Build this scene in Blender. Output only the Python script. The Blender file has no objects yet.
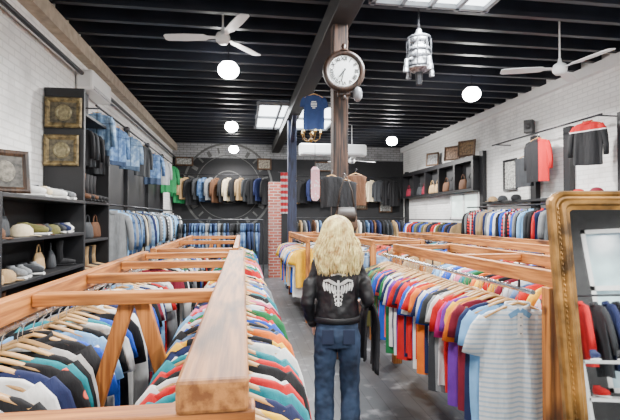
import bpy, math, random
from mathutils import Vector, Matrix
random.seed(7)
R=random.Random(11)
COL=bpy.context.scene.collection
rad=math.radians
# ---------------------------------------------------------------- materials
_mc={}
def newmat(name):
    m=bpy.data.materials.new(name); m.use_nodes=True
    nt=m.node_tree; b=nt.nodes['Principled BSDF']
    return m,nt,b
def rgba(c,k=1.0): return (min(1,c[0]*k),min(1,c[1]*k),min(1,c[2]*k),1)
def mix(nt,a,b,fac):
    n=nt.nodes.new('ShaderNodeMix'); n.data_type='RGBA'
    for s,val in ((6,a),(7,b)):
        if isinstance(val,tuple): n.inputs[s].default_value=val
        else: nt.links.new(val,n.inputs[s])
    if isinstance(fac,(int,float)): n.inputs[0].default_value=fac
    else: nt.links.new(fac,n.inputs[0])
    return n.outputs[2]
def coords(nt,scale=(1,1,1),swap=None):
    t=nt.nodes.new('ShaderNodeTexCoord')
    out=t.outputs['Object']
    if swap:
        s=nt.nodes.new('ShaderNodeSeparateXYZ'); nt.links.new(out,s.inputs[0])
        c=nt.nodes.new('ShaderNodeCombineXYZ')
        for i,a in enumerate(swap):
            nt.links.new(s.outputs['XYZ'.index(a)],c.inputs[i])
        out=c.outputs[0]
    m=nt.nodes.new('ShaderNodeMapping'); m.inputs['Scale'].default_value=scale
    nt.links.new(out,m.inputs[0]); return m.outputs[0]
def noise(nt,vec,scale,detail=3):
    n=nt.nodes.new('ShaderNodeTexNoise'); n.inputs['Scale'].default_value=scale; n.inputs['Detail'].default_value=detail
    nt.links.new(vec,n.inputs['Vector']); return n.outputs['Fac']
def ramp(nt,fac,p0,p1):
    n=nt.nodes.new('ShaderNodeMapRange'); n.inputs['From Min'].default_value=p0; n.inputs['From Max'].default_value=p1
    nt.links.new(fac,n.inputs[0]); return n.outputs[0]
def math2(nt,op,a,b=None):
    n=nt.nodes.new('ShaderNodeMath'); n.operation=op
    for i,x in enumerate((a,b)):
        if x is None: continue
        if isinstance(x,(int,float)): n.inputs[i].default_value=x
        else: nt.links.new(x,n.inputs[i])
    return n.outputs[0]
def bump(nt,b,h,st=.3,dist=.01):
    n=nt.nodes.new('ShaderNodeBump'); n.inputs['Strength'].default_value=st; n.inputs['Distance'].default_value=dist
    nt.links.new(h,n.inputs['Height']); nt.links.new(n.outputs[0],b.inputs['Normal'])
def M(name,col,rough=.6,metal=0.0,var=.25,scale=8,bmp=.0,col2=None,emit=0,cloth=False):
    if name in _mc: return _mc[name]
    m,nt,b=newmat(name)
    v=coords(nt); f=noise(nt,v,scale)
    c=mix(nt,rgba(col,1-var),rgba(col2 if col2 else col,1+var*.5),ramp(nt,f,.3,.7))
    nt.links.new(c,b.inputs['Base Color'])
    b.inputs['Roughness'].default_value=rough; b.inputs['Metallic'].default_value=metal
    if bmp: bump(nt,b,f,bmp)
    if cloth:
        w=noise(nt,coords(nt,(12,12,3.5)),1.6,4); bump(nt,b,w,.45,.03)
    if emit:
        b.inputs['Emission Color'].default_value=rgba(col); b.inputs['Emission Strength'].default_value=emit
    _mc[name]=m; return m
def wood(name,c1,c2,axis='Y',rough=.55,knots=True):
    if name in _mc: return _mc[name]
    m,nt,b=newmat(name)
    s={'X':(1.0,20,20),'Y':(20,1.0,20),'Z':(20,20,1.0)}[axis]
    v=coords(nt,s); f=noise(nt,v,2.6,9)
    c=mix(nt,rgba(c1),rgba(c2),ramp(nt,f,.38,.62))
    s2={'X':(2.5,9,9),'Y':(9,2.5,9),'Z':(9,9,2.5)}[axis]
    k=noise(nt,coords(nt,s2),.9,3)
    c=mix(nt,c,rgba(c1,.3),ramp(nt,k,.53,.72)) if knots else c
    nt.links.new(c,b.inputs['Base Color']); b.inputs['Roughness'].default_value=rough
    bump(nt,b,f,.5,.004); _mc[name]=m; return m
def brick(name,c1,c2,mort,swap,scale=1.0,bs=.35,dirt=.6):
    if name in _mc: return _mc[name]
    m,nt,b=newmat(name)
    v=coords(nt,(1,1,1),swap)
    t=nt.nodes.new('ShaderNodeTexBrick'); nt.links.new(v,t.inputs['Vector'])
    t.inputs['Color1'].default_value=rgba(c1); t.inputs['Color2'].default_value=rgba(c2); t.inputs['Mortar'].default_value=rgba(mort)
    t.inputs['Scale'].default_value=scale; t.inputs['Brick Width'].default_value=.24; t.inputs['Row Height'].default_value=.08; t.inputs['Mortar Size'].default_value=.009
    n=noise(nt,v,1.6,6)
    c=mix(nt,t.outputs['Color'],rgba(mort,dirt),ramp(nt,n,.54,.82))
    nt.links.new(c,b.inputs['Base Color']); b.inputs['Roughness'].default_value=.8
    bump(nt,b,math2(nt,'SUBTRACT',1,t.outputs['Fac']),bs,.012); _mc[name]=m; return m
def patterned(name,cols,kind):
    if name in _mc: return _mc[name]
    m,nt,b=newmat(name); b.inputs['Roughness'].default_value=.85
    v=coords(nt)
    s=nt.nodes.new('ShaderNodeSeparateXYZ'); nt.links.new(v,s.inputs[0])
    def wave(ax,sc,th,sine=True):
        out=math2(nt,'MULTIPLY',s.outputs[ax],sc)
        if sine: out=math2(nt,'SINE',out)
        return math2(nt,'GREATER_THAN',out,th)
    if kind=='stripe': c=mix(nt,rgba(cols[0]),rgba(cols[1]),wave(2,230,-.35))
    elif kind=='wide': c=mix(nt,rgba(cols[0]),rgba(cols[1]),wave(2,45,.2))
    elif kind=='yoke':
        c=mix(nt,rgba(cols[1]),rgba(cols[0]),wave(2,1,-.24,False))
        band=math2(nt,'LESS_THAN',math2(nt,'ABSOLUTE',math2(nt,'ADD',s.outputs[2],.25)),.010); c=mix(nt,c,(.8,.8,.8,1),band)
    elif kind=='halves': c=mix(nt,rgba(cols[0]),rgba(cols[1]),wave(0,1,.03,False))
    elif kind=='raglan': c=mix(nt,rgba(cols[0]),rgba(cols[1]),math2(nt,'GREATER_THAN',math2(nt,'ABSOLUTE',s.outputs[0]),.185))
    elif kind=='graphic':
        ax=math2(nt,'LESS_THAN',math2(nt,'ABSOLUTE',s.outputs[0]),.10)
        az=math2(nt,'LESS_THAN',math2(nt,'ABSOLUTE',math2(nt,'ADD',s.outputs[2],.36)),.09)
        nz=math2(nt,'GREATER_THAN',noise(nt,v,26,2),.48)
        c=mix(nt,rgba(cols[0]),rgba(cols[1]),math2(nt,'MULTIPLY',math2(nt,'MULTIPLY',ax,az),nz))
    elif kind=='washed':
        c=mix(nt,rgba(cols[0]),rgba(cols[1]),ramp(nt,noise(nt,v,9,5),.42,.66))
        seam=math2(nt,'LESS_THAN',math2(nt,'ABSOLUTE',s.outputs[0]),.010)
        yk=math2(nt,'LESS_THAN',math2(nt,'ABSOLUTE',math2(nt,'ADD',s.outputs[2],.27)),.006)
        hem=math2(nt,'LESS_THAN',s.outputs[2],-.72)
        c=mix(nt,c,rgba(cols[0],.35),math2(nt,'MAXIMUM',math2(nt,'MAXIMUM',seam,yk),hem))
    elif kind=='plaid':
        c=mix(nt,rgba(cols[0]),rgba(cols[1]),wave(2,90,.3))
        c=mix(nt,c,rgba(cols[2]),math2(nt,'MULTIPLY',wave(0,90,.3),.6))
    else:
        t=nt.nodes.new('ShaderNodeTexVoronoi'); t.inputs['Scale'].default_value=16; nt.links.new(v,t.inputs['Vector'])
        c=mix(nt,rgba(cols[1]),rgba(cols[0]),ramp(nt,t.outputs['Distance'],.28,.36))
    w=noise(nt,coords(nt,(12,12,3.5)),1.6,4); bump(nt,b,w,.45,.03)
    nt.links.new(c,b.inputs['Base Color']); _mc[name]=m; return m
# ---------------------------------------------------------------- mesh builder
class MB:
    def __init__(s): s.v=[];s.f=[];s.m=[]
    def add(s,vs,fs,mi=0):
        o=len(s.v); s.v+= [tuple(x) for x in vs]; s.f+=[tuple(i+o for i in f) for f in fs]; s.m+=[mi]*len(fs); return s
    def box(s,c,d,rot=None,mi=0):
        vs=[]
        for x in(-.5,.5):
            for y in(-.5,.5):
                for z in(-.5,.5):
                    p=Vector((x*d[0],y*d[1],z*d[2]))
                    if rot is not None: p=rot@p
                    vs.append(p+Vector(c))
        return s.add(vs,[(0,1,3,2),(4,6,7,5),(0,4,5,1),(2,3,7,6),(0,2,6,4),(1,5,7,3)],mi)
    def beam(s,p0,p1,w,h,mi=0,ref=(0,0,1)):
        p0=Vector(p0);p1=Vector(p1);t=(p1-p0);L=t.length;t.normalize();r=Vector(ref)
        if abs(t.dot(r))>.98: r=Vector((0,1,0))
        sx=t.cross(r).normalized(); sz=sx.cross(t)
        m=Matrix((sx,t,sz)).transposed()
        return s.box((p0+p1)/2,(w,L,h),m,mi)
    def tube(s,pts,rs,n=8,cap=True,mi=0,ref=None,closed=False):
        pts=[Vector(p) for p in pts]; N=len(pts); vs=[];fs=[]
        if not isinstance(rs,(list,)): rs=[rs]*N
        for i,p in enumerate(pts):
            if closed: t=pts[(i+1)%N]-pts[i-1]
            else: t=pts[min(i+1,N-1)]-pts[max(i-1,0)]
            t.normalize()
            r=Vector(ref) if ref else (Vector((0,0,1)) if abs(t.z)<.8 else Vector((0,1,0)))
            a=r.cross(t).normalized(); b=t.cross(a)
            rr=rs[i]; rx,ry=(rr if isinstance(rr,(tuple,list)) else (rr,rr))
            for k in range(n):
                th=2*math.pi*k/n
                vs.append(p+a*rx*math.cos(th)+b*ry*math.sin(th))
        for i in range(N if closed else N-1):
            j=(i+1)%N
            for k in range(n):
                fs.append((i*n+k,i*n+(k+1)%n,j*n+(k+1)%n,j*n+k))
        if cap and not closed:
            fs.append(tuple(range(n))[::-1]); fs.append(tuple((N-1)*n+k for k in range(n)))
        return s.add(vs,fs,mi)
    def ball(s,c,r,nu=14,nv=9,mi=0):
        if not isinstance(r,(tuple,list)): r=(r,r,r)
        vs=[(c[0],c[1],c[2]+r[2])];fs=[]
        for i in range(1,nv):
            a=math.pi*i/nv
            for k in range(nu):
                t=2*math.pi*k/nu
                vs.append((c[0]+r[0]*math.sin(a)*math.cos(t),c[1]+r[1]*math.sin(a)*math.sin(t),c[2]+r[2]*math.cos(a)))
        vs.append((c[0],c[1],c[2]-r[2])); L=len(vs)-1
        for k in range(nu):
            fs.append((0,1+k,1+(k+1)%nu)); fs.append((L,1+(nv-2)*nu+(k+1)%nu,1+(nv-2)*nu+k))
            for i in range(nv-2):
                a=1+i*nu+k;b=1+i*nu+(k+1)%nu
                fs.append((a,a+nu,b+nu,b))
        return s.add(vs,fs,mi)
    def lathe(s,c,prof,n=20,mi=0,axis='Z'):
        vs=[];fs=[]
        for (r,z) in prof:
            for k in range(n):
                t=2*math.pi*k/n
                if axis=='Z': vs.append((c[0]+r*math.cos(t),c[1]+r*math.sin(t),c[2]+z))
                else: vs.append((c[0]+r*math.cos(t),c[1]+z,c[2]+r*math.sin(t)))
        for i in range(len(prof)-1):
            for k in range(n): fs.append((i*n+k,i*n+(k+1)%n,(i+1)*n+(k+1)%n,(i+1)*n+k))
        return s.add(vs,fs,mi)
    def mesh(s,name,smooth=False):
        me=bpy.data.meshes.new(name); me.from_pydata(s.v,[],s.f)
        for p,mi in zip(me.polygons,s.m): p.material_index=mi; p.use_smooth=smooth
        me.update(); return me
    def obj(s,name,mats,parent=None,smooth=False,bevel=0,loc=None,rot=None):
        me=s.mesh(name,smooth)
        for m in (mats if isinstance(mats,list) else [mats]): me.materials.append(m)
        o=bpy.data.objects.new(name,me); COL.objects.link(o)
        if loc: o.location=loc
        if rot: o.rotation_euler=rot
        if parent: o.parent=parent
        if bevel:
            b=o.modifiers.new('bevel','BEVEL'); b.width=bevel; b.segments=2; b.limit_method='ANGLE'
        return o
def curve_to_mesh(o):
    name=o.name; dg=bpy.context.evaluated_depsgraph_get(); dg.update()
    me=bpy.data.meshes.new_from_object(o.evaluated_get(dg)); base=name.split('.')[0]
    par=o.parent; loc=o.location.copy(); rot=o.rotation_euler.copy()
    bpy.data.objects.remove(o); n=bpy.data.objects.new(base,me); COL.objects.link(n); n.location=loc; n.rotation_euler=rot; n.parent=par
    return n
def empty(name,label,cat,loc=(0,0,0),rot=(0,0,0),group=None):
    o=bpy.data.objects.new(name,None); o.empty_display_size=.1; COL.objects.link(o); o.location=loc; o.rotation_euler=rot
    return tag(o,label,cat,group)
def tag(o,label,cat,group=None,kind=None):
    if label: o['label']=label
    if cat: o['category']=cat
    if group: o['group']=group
    if kind: o['kind']=kind
    return o
def struct(o,label,cat='structure'):
    o['kind']='structure'; o['label']=label; o['category']=cat; return o
# ---------------------------------------------------------------- palette
WC1=(.27,.080,.013);WC2=(.60,.225,.045)
W_Y=wood('orange_wood_y',WC1,WC2,'Y')
W_X=wood('orange_wood_x',WC1,WC2,'X')
W_Z=wood('orange_wood_z',WC1,WC2,'Z')
W_P=wood('aged_plank_wood',(.17,.058,.015),(.44,.18,.048),'Y')
DARKW=wood('distressed_post_wood',(.010,.006,.005),(.085,.038,.02),'Z',.8)
BLACKP=M('black_painted_wood',(.007,.007,.009),.5,var=.3)
CHROME=M('chrome',(.6,.6,.62),.25,1,var=.1)
DMETAL=M('dark_metal',(.05,.05,.055),.4,.7)
GOLD=M('antique_gold',(.30,.16,.045),.4,.75,var=.5,scale=14,bmp=.4,col2=(.45,.26,.08))
DGOLD=M('dark_plaque_gold',(.08,.055,.025),.5,.5,var=.6,scale=20,bmp=.4,col2=(.22,.16,.07))
HANGW=M('pale_hanger_wood',(.60,.34,.13),.4,var=.12)
WHITE=M('white_plastic',(.85,.85,.84),.4,var=.04)
SKIN=M('skin',(.72,.42,.3),.5,var=.08)
GLASSW=M('lit_bulb',(1,.98,.94),.3,emit=60)
# ---------------------------------------------------------------- room
XL,XR,YF,YB,H=-2.4,5.9,-4.5,16.0,4.5
def room():
    m,nt,b=newmat('worn_dark_floor')
    v=coords(nt,(1,1,1)); br=nt.nodes.new('ShaderNodeTexBrick'); nt.links.new(coords(nt,(1,1,1),'YXZ'),br.inputs['Vector'])
    br.inputs['Color1'].default_value=(.05,.055,.06,1); br.inputs['Color2'].default_value=(.07,.07,.075,1); br.inputs['Mortar'].default_value=(.02,.02,.025,1)
    br.inputs['Scale'].default_value=1; br.inputs['Brick Width'].default_value=1.8; br.inputs['Row Height'].default_value=.14; br.inputs['Mortar Size'].default_value=.004
    n=noise(nt,v,5,8); c=mix(nt,br.outputs['Color'],(.26,.26,.27,1),ramp(nt,n,.58,.75)); nt.links.new(c,b.inputs['Base Color']); b.inputs['Roughness'].default_value=.4
    bump(nt,b,n,.2)
    struct(MB().box(((XL+XR)/2,(YF+YB)/2,-.05),(XR-XL+.4,YB-YF+.4,.1)).obj('floor',m),'worn dark grey plank floor with pale scuffs','floor')
    ck=M('black_ceiling_boards',(.004,.005,.008),.6)
    struct(MB().box(((XL+XR)/2,(YF+YB)/2,H+.05),(XR-XL+.4,YB-YF+.4,.1)).obj('ceiling',ck),'black painted plank ceiling deck','ceiling')
    wb=brick('white_painted_brick_side',(.92,.91,.89),(.85,.84,.82),(.74,.73,.71),'YZX',1,.9,.72)
    wbk=M('charcoal_back_wall',(.007,.007,.009),.7)
    struct(MB().box((XL-.1,(YF+YB)/2,H/2),(.2,YB-YF,H)).obj('wall_left',wb),'white painted brick wall','wall')
    struct(MB().box((XR+.1,(YF+YB)/2,H/2),(.2,YB-YF,H)).obj('wall_right',wb),'white painted brick wall','wall')
    struct(MB().box(((XL+XR)/2,YB+.1,1.87),(XR-XL,.2,3.74)).obj('wall_back',wbk),'charcoal painted lower back wall','wall')
    wb2=brick('grey_painted_brick_back',(.34,.34,.35),(.27,.27,.28),(.14,.14,.14),'XZY',1,.6)
    struct(MB().box(((XL+XR)/2,YB+.1,4.12),(XR-XL,.2,.76)).obj('wall_back_upper',wb2),'grey brick band high on the back wall','wall')
    fw=MB(); fw.box(((XL+XR)/2,YF-.1,.35),(XR-XL,.2,.7)); fw.box(((XL+XR)/2,YF-.1,3.9),(XR-XL,.2,1.2))
    for x in(XL+.3,.55,3.0,XR-.3): fw.box((x,YF-.1,2.0),(.6,.2,2.6))
    struct(fw.obj('wall_front',M('dark_front_wall',(.04,.04,.042),.7)),'dark storefront wall with window openings','wall')
    sky=M('daylit_window_glass',(.40,.55,.68),.2,var=.9,scale=1.2,emit=.7,col2=(.5,.7,.9))
    for i,(a,b2) in enumerate(((-1.8,.25),(.85,2.7),(3.3,5.3))):
        w=MB(); w.box(((a+b2)/2,YF-.12,2.0),(b2-a,.02,2.6),mi=0)
        for k in range(4): w.box((a+.03+(b2-a-.06)*k/3,YF-.05,2.0),(.09,.06,2.6),mi=1)
        for z in(.73,1.5,2.3,3.27): w.box(((a+b2)/2,YF-.05,z),(b2-a,.06,.08),mi=1)
        struct(w.obj('window_%d'%(i+1),[sky,WHITE if i==2 else BLACKP]),'tall storefront window with glazing bars, daylight outside','window')
    jm=M('black_joist',(.009,.011,.019),.45,var=.4,scale=3)
    n=1
    y=-3.9
    while y<15.9:
        struct(MB().box(((XL+XR)/2,y,H-.13),(XR-XL,.075,.26)).obj('trim_%d'%n,jm),'black painted ceiling joist','trim'); n+=1; y+=.46
    struct(MB().box((1.15,(YF+YB)/2,H-.4),(.26,YB-YF,.28)).obj('trim_%d'%n,M('dark_beam',(.012,.010,.010),.6),bevel=.01),'heavy dark timber ceiling beam','trim'); n+=1
    struct(MB().box((XL+.08,(YF+YB)/2,H-.42),(.16,YB-YF,.2)).obj('trim_%d'%n,M('pale_ledge',(.45,.37,.28),.7)),'pale plaster ledge beneath the ceiling','trim'); n+=1
    struct(MB().box((XR-.06,(YF+YB)/2,H-.35),(.12,YB-YF,.16)).obj('trim_%d'%n,WHITE),'white painted ledge beneath the ceiling','trim'); n+=1
    struct(MB().box((XL+.015,(YF+YB)/2,.08),(.03,YB-YF,.16)).obj('baseboard_left',BLACKP),'black baseboard','baseboard')
    struct(MB().box((XR-.015,(YF+YB)/2,.08),(.03,YB-YF,.16)).obj('baseboard_right',BLACKP),'black baseboard','baseboard')
    skl=M('skylight_glass',(.9,.97,1),.2,var=.05,emit=6)
    for i,(x0,x1,y0,y1) in enumerate(((.35,2.35,10.0,12.7),(1.5,2.9,4.25,5.05))):
        s=MB(); zc=H-.28
        s.box(((x0+x1)/2,(y0+y1)/2,zc),(x1-x0,y1-y0,.02),mi=0)
        k=4
        for j in range(k+1): s.box((x0+(x1-x0)*j/k,(y0+y1)/2,zc-.03),(.05,y1-y0+.1,.07),mi=1)
        for yy in (y0,(y0+y1)/2,y1): s.box(((x0+x1)/2,yy,zc-.03),(x1-x0+.1,.05,.07),mi=1)
        struct(s.obj('window_%d'%(i+4),[skl,M('skylight_frame',(.25,.26,.28),.5)]),'bright framed skylight in the ceiling','window')
    w=MB(); w.box((XR-.02,11.3,1.95),(.02,1.5,.62),mi=0)
    for y in(10.55,11.3,12.05): w.box((XR-.04,y,1.95),(.05,.07,.68),mi=1)
    for z in(1.64,2.28): w.box((XR-.04,11.3,z),(.05,1.56,.06),mi=1)
    struct(w.obj('window_6',[M('pale_green_window_glass',(.7,.85,.78),.2,var=.5,scale=5,emit=1.5),WHITE]),'small bright window with white frame below the cabinet','window')
room()
# ---------------------------------------------------------------- columns
def column(x,y,mat,lab,brace=True,w=.2):
    e=empty('column',lab,'column',(x,y,0))
    MB().box((0,0,2.05),(w,w,4.1)).obj('post',mat,e,bevel=.012)
    MB().box((0,0,.12),(.28,.28,.24)).obj('plinth',mat,e,bevel=.01)
    if brace:
        for s in(-1,1): MB().beam((0,s*.1,3.45),(0,s*.62,4.08),.1,.1).obj('brace',mat,e,bevel=.008)
column(1.15,5.3,DARKW,'distressed dark brown timber column carrying the clock',False,.18)
column(1.15,10.6,wood('blue_black_post',(.008,.012,.035),(.02,.032,.08),'Z',.6),'dark navy painted timber column further down the aisle')
pb=MB(); pb.box((.88,12.6,1.32),(.34,.36,2.64))
o=pb.obj('brick_pier',brick('red_brick',(.34,.07,.045),(.2,.05,.035),(.35,.3,.27),'XZY',1,.6)); tag(o,'short red brick pier at the end of the aisle','brick pier')
# ---------------------------------------------------------------- garments
def garment_mesh(name,seed,length=.72,sleeve='short',w=.225,flare=.0,thick=.022,collar=False):
    r=random.Random(seed); b=MB(); n=44
    ph=r.uniform(0,6);ph2=r.uniform(0,6); k1=r.uniform(24,36); k2=r.uniform(48,66)
    zs=[(-.108,.078),(-.114,.12),(-.130,.18),(-.152,.214),(-.19,w),(-.26,w),(-.33,w-.005),(-.42,w-.004+flare*.3),(-.52,w+flare*.6),(-.085-length*.88,w+flare*.9),(-.085-length,w+flare)]
    vs=[];fs=[]; sl=r.uniform(-.05,.05)
    for i,(z,hw) in enumerate(zs):
        s=i/(len(zs)-1); t=thick*(.65+.3*s)
        for k in range(n):
            th=2*math.pi*k/n; cx=math.cos(th); sy=math.sin(th)
            x=hw*math.copysign(abs(cx)**.75,cx); y=t*math.copysign(abs(sy)**.7,sy)
            y+=(.001+.015*s)*math.sin(k1*x+ph+1.5*s)+.007*s*math.sin(k2*x+ph2)
            zz=z+((.008*math.sin(9*x+ph2)+sl*x) if s>.8 else 0) - (.022*(1-abs(x)/hw) if i==0 and sy<0 else 0)
            vs.append((x,y,zz))
    for i in range(len(zs)-1):
        for k in range(n): fs.append((i*n+k,(i+1)*n+k,(i+1)*n+(k+1)%n,i*n+(k+1)%n))
    b.add(vs,fs)
    for sd in(-1,1):
        a=r.uniform(-.012,.012); q=thick/.022; u=r.uniform(-.02,.012); dl=r.uniform(-.03,.03)
        if sleeve=='short': b.tube([(sd*.19,0,-.165),(sd*.224,a*.5,-.225),(sd*(.244+u*.5),a,-.29),(sd*(.258+u),a*1.4,-.368+dl)],[(.045,.014*q),(.058,.018*q),(.062,.018*q),(.068,.020*q)],12,True,ref=(0,1,0))
        elif sleeve=='long': b.tube([(sd*.19,0,-.165),(sd*.23,a,-.25),(sd*(.25+u*.5),a*2,-.36),(sd*(.262+u),a*2.4,-.5),(sd*(.262+u),a*2.6,-.66)],[(.045,.018*q),(.054,.022*q),(.048,.024*q),(.045,.022*q),(.040,.022*q)],12,True,ref=(0,1,0))
    if collar:
        b.tube([(.072*math.cos(a),.006+.030*math.sin(a),-.098-.022*max(0,-math.sin(a))) for a in [2*math.pi*i/20 for i in range(20)]],[(.006,.024)]*20,8,closed=True,ref=(0,0,1))
    return b.mesh(name,True)
def hanger_mesh():
    b=MB(); pts=[];rs=[]
    for i in range(13):
        x=-.208+.416*i/12; z=-.080-.092*(abs(x)/.215)**1.25
        pts.append((x,0,z)); rs.append((.009,.014))
    b.tube(pts,rs,8,True,ref=(0,1,0)); b2=b.mesh('hanger_bar',True); b2.materials.append(HANGW)
    h=MB(); P=[(0,0,-.08),(0,0,-.045),(.004,0,-.028)]
    for i in range(9):
        a=rad(-70+i*30); P.append((.0+.019*math.cos(a),0,.0+.019*math.sin(a)))
    h.tube(P,.0022,5,True,ref=(0,1,0)); hm=h.mesh('hook',True); hm.materials.append(CHROME)
    return b2,hm
HB,HK=hanger_mesh()
TEE=[garment_mesh('tee_%d'%i,i,.66+.035*(i%4),'short',thick=.021,w=.205+.008*(i%4)) for i in range(8)]
LONG=[garment_mesh('long_%d'%i,40+i,.70+.04*(i%3),'long',thick=.024,collar=True) for i in range(4)]
FTEE=[garment_mesh('full_tee_%d'%i,20+i,.70+.03*(i%4),'short',thick=.026,w=.21+.008*(i%4)) for i in range(8)]
FLONG=[garment_mesh('full_long_%d'%i,60+i,.72+.04*(i%3),'long',thick=.028,collar=True) for i in range(4)]
VEST=[garment_mesh('vest_0',70,.6,'none',w=.2,thick=.04)]
POLO=garment_mesh('polo_0',91,.80,'short',thick=.024,collar=True)
for m in TEE+LONG+VEST+FTEE+FLONG+[POLO]: m.materials.append(None)
def jeans_mesh(seed):
    r=random.Random(seed); b=MB()
    b.tube([(0,0,-.09),(0,0,-.13),(0,0,-.22),(0,0,-.33)],[(.19,.02),(.195,.024),(.21,.03),(.215,.034)],16,True,ref=(0,1,0))
    for sd in(-1,1):
        a=r.uniform(-.02,.02)
        b.tube([(sd*.11,0,-.30),(sd*.115,a,-.6),(sd*.115,a*1.4,-1.08)],[(.105,.032),(.09,.03),(.08,.026)],12,True,ref=(0,1,0))
    m=b.mesh('jeans_%d'%seed,True); m.materials.append(None); return m
JEANS=[jeans_mesh(i) for i in range(3)]
PAL={'white':(.84,.84,.82),'black':(.008,.008,.010),'navy':(.010,.018,.08),'red':(.58,.005,.008),'royal blue':(.008,.075,.52),'light blue':(.22,.48,.80),
 'orange':(.85,.17,.008),'yellow':(.92,.50,.01),'green':(.008,.17,.05),'grey':(.22,.23,.24),'purple':(.15,.025,.36),'pink':(.85,.17,.32),'teal':(.004,.24,.29),
 'burgundy':(.2,.006,.025),'tan':(.42,.27,.13),'brown':(.11,.045,.018),'olive':(.13,.12,.035),'magenta':(.62,.008,.2),'cream':(.72,.60,.40),'charcoal':(.03,.033,.038),'coral':(.85,.12,.07),'dark denim':(.02,.04,.11)}
def cm(c): return M('cloth_'+c.replace(' ','_'),PAL[c],.85,var=.16,scale=10,cloth=True)
PT={'blue and white striped':(((.50,.66,.80),(.86,.88,.89)),'stripe'),'red and white striped':((PAL['red'],PAL['white']),'wide'),'green plaid':((PAL['green'],PAL['white'],PAL['black']),'plaid'),
 'grey plaid':((PAL['grey'],PAL['white'],PAL['charcoal']),'plaid'),'red plaid':((PAL['red'],PAL['black'],PAL['white']),'plaid'),'blue floral':((PAL['royal blue'],PAL['white']),'f'),
 'black floral':((PAL['black'],PAL['coral']),'f'),'yellow and blue striped':((PAL['yellow'],PAL['royal blue']),'wide'),'navy striped':((PAL['navy'],PAL['white']),'stripe'),
 'red and black':((PAL['red'],PAL['black']),'yoke'),'black and red':((PAL['black'],PAL['red']),'halves'),
 'black printed':((PAL['black'],PAL['white']),'graphic'),'white printed':((PAL['white'],PAL['black']),'graphic'),'navy printed':((PAL['navy'],PAL['yellow']),'graphic'),'red printed':((PAL['red'],PAL['white']),'graphic'),
 'white and red sleeved':((PAL['white'],PAL['red']),'raglan'),'grey and navy sleeved':((PAL['grey'],PAL['navy']),'raglan'),'black and yellow sleeved':((PAL['black'],PAL['yellow']),'raglan'),
 'denim blue':(((.035,.085,.20),(.14,.25,.42)),'washed'),'pale denim':(((.11,.20,.34),(.34,.47,.62)),'washed')}
def pm(c): return patterned('cloth_'+c.replace(' ','_'),PT[c][0],PT[c][1])
def getm(c): return cm(c) if c in PAL else pm(c)
def place_garment(kind,c,loc,rz,where,group,hanger=True,sc=1.0,tilt=0,hooks=True,full=False):
    if kind=='t_shirt': me=R.choice(FTEE if full else TEE); d='t-shirt'; cat='t-shirt'
    elif kind=='long_sleeve_shirt': me=R.choice(FLONG if full else LONG); d='long-sleeved shirt'; cat='shirt'
    elif kind=='jacket': me=R.choice(FLONG if full else LONG); d='jacket'; cat='jacket'
    elif kind=='vest': me=VEST[0]; d='vest'; cat='vest'
    elif kind=='polo_shirt': me=POLO; d='polo shirt'; cat='polo shirt'
    else: me=R.choice(JEANS); d='pair of jeans'; cat='jeans'
    o=bpy.data.objects.new(kind,me); COL.objects.link(o)
    o.location=loc; o.rotation_euler=(0,tilt,rz); o.scale=(sc,sc,sc*R.uniform(.94,1.06))
    o.material_slots[0].link='OBJECT'; o.material_slots[0].material=getm(c)
    tag(o,'%s %s hanging %s'%(c,d,where),cat,group)
    if hanger:
        h=bpy.data.objects.new('clothes_hanger',HB); COL.objects.link(h); h.location=loc; h.rotation_euler=(0,tilt,rz); h.scale=(sc,sc,sc)
        tag(h,'curved pale wooden clothes hanger with metal hook','clothes hanger',group+' hangers')
        if hooks:
            k=bpy.data.objects.new('hook',HK); COL.objects.link(k); k.parent=h
    return o
def row(axis,fixed,a,b,z,step,pal,kinds,where,group,hanger=True,sc=1.0,jit=.1,hooks=True,base=0,full=False,off=0):
    n=int((b-a)/step); prev=None
    for i in range(n):
        t=a+(i+.5)*step+R.uniform(-.2,.2)*step
        c=pal[i] if (isinstance(pal,tuple) and i<len(pal)) else R.choice(list(pal))
        if c==prev and not isinstance(pal,tuple): c=R.choice(list(pal))
        prev=c
        f=fixed+R.uniform(-off,off)
        loc=(f,t,z) if axis=='Y' else (t,f,z)
        place_garment(R.choice(kinds),c,loc,(0 if axis=='Y' else math.pi/2)+R.uniform(-jit,jit)+base,where,group,hanger,sc*R.uniform(.95,1.04),R.uniform(-.03,.03),hooks,full)
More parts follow.
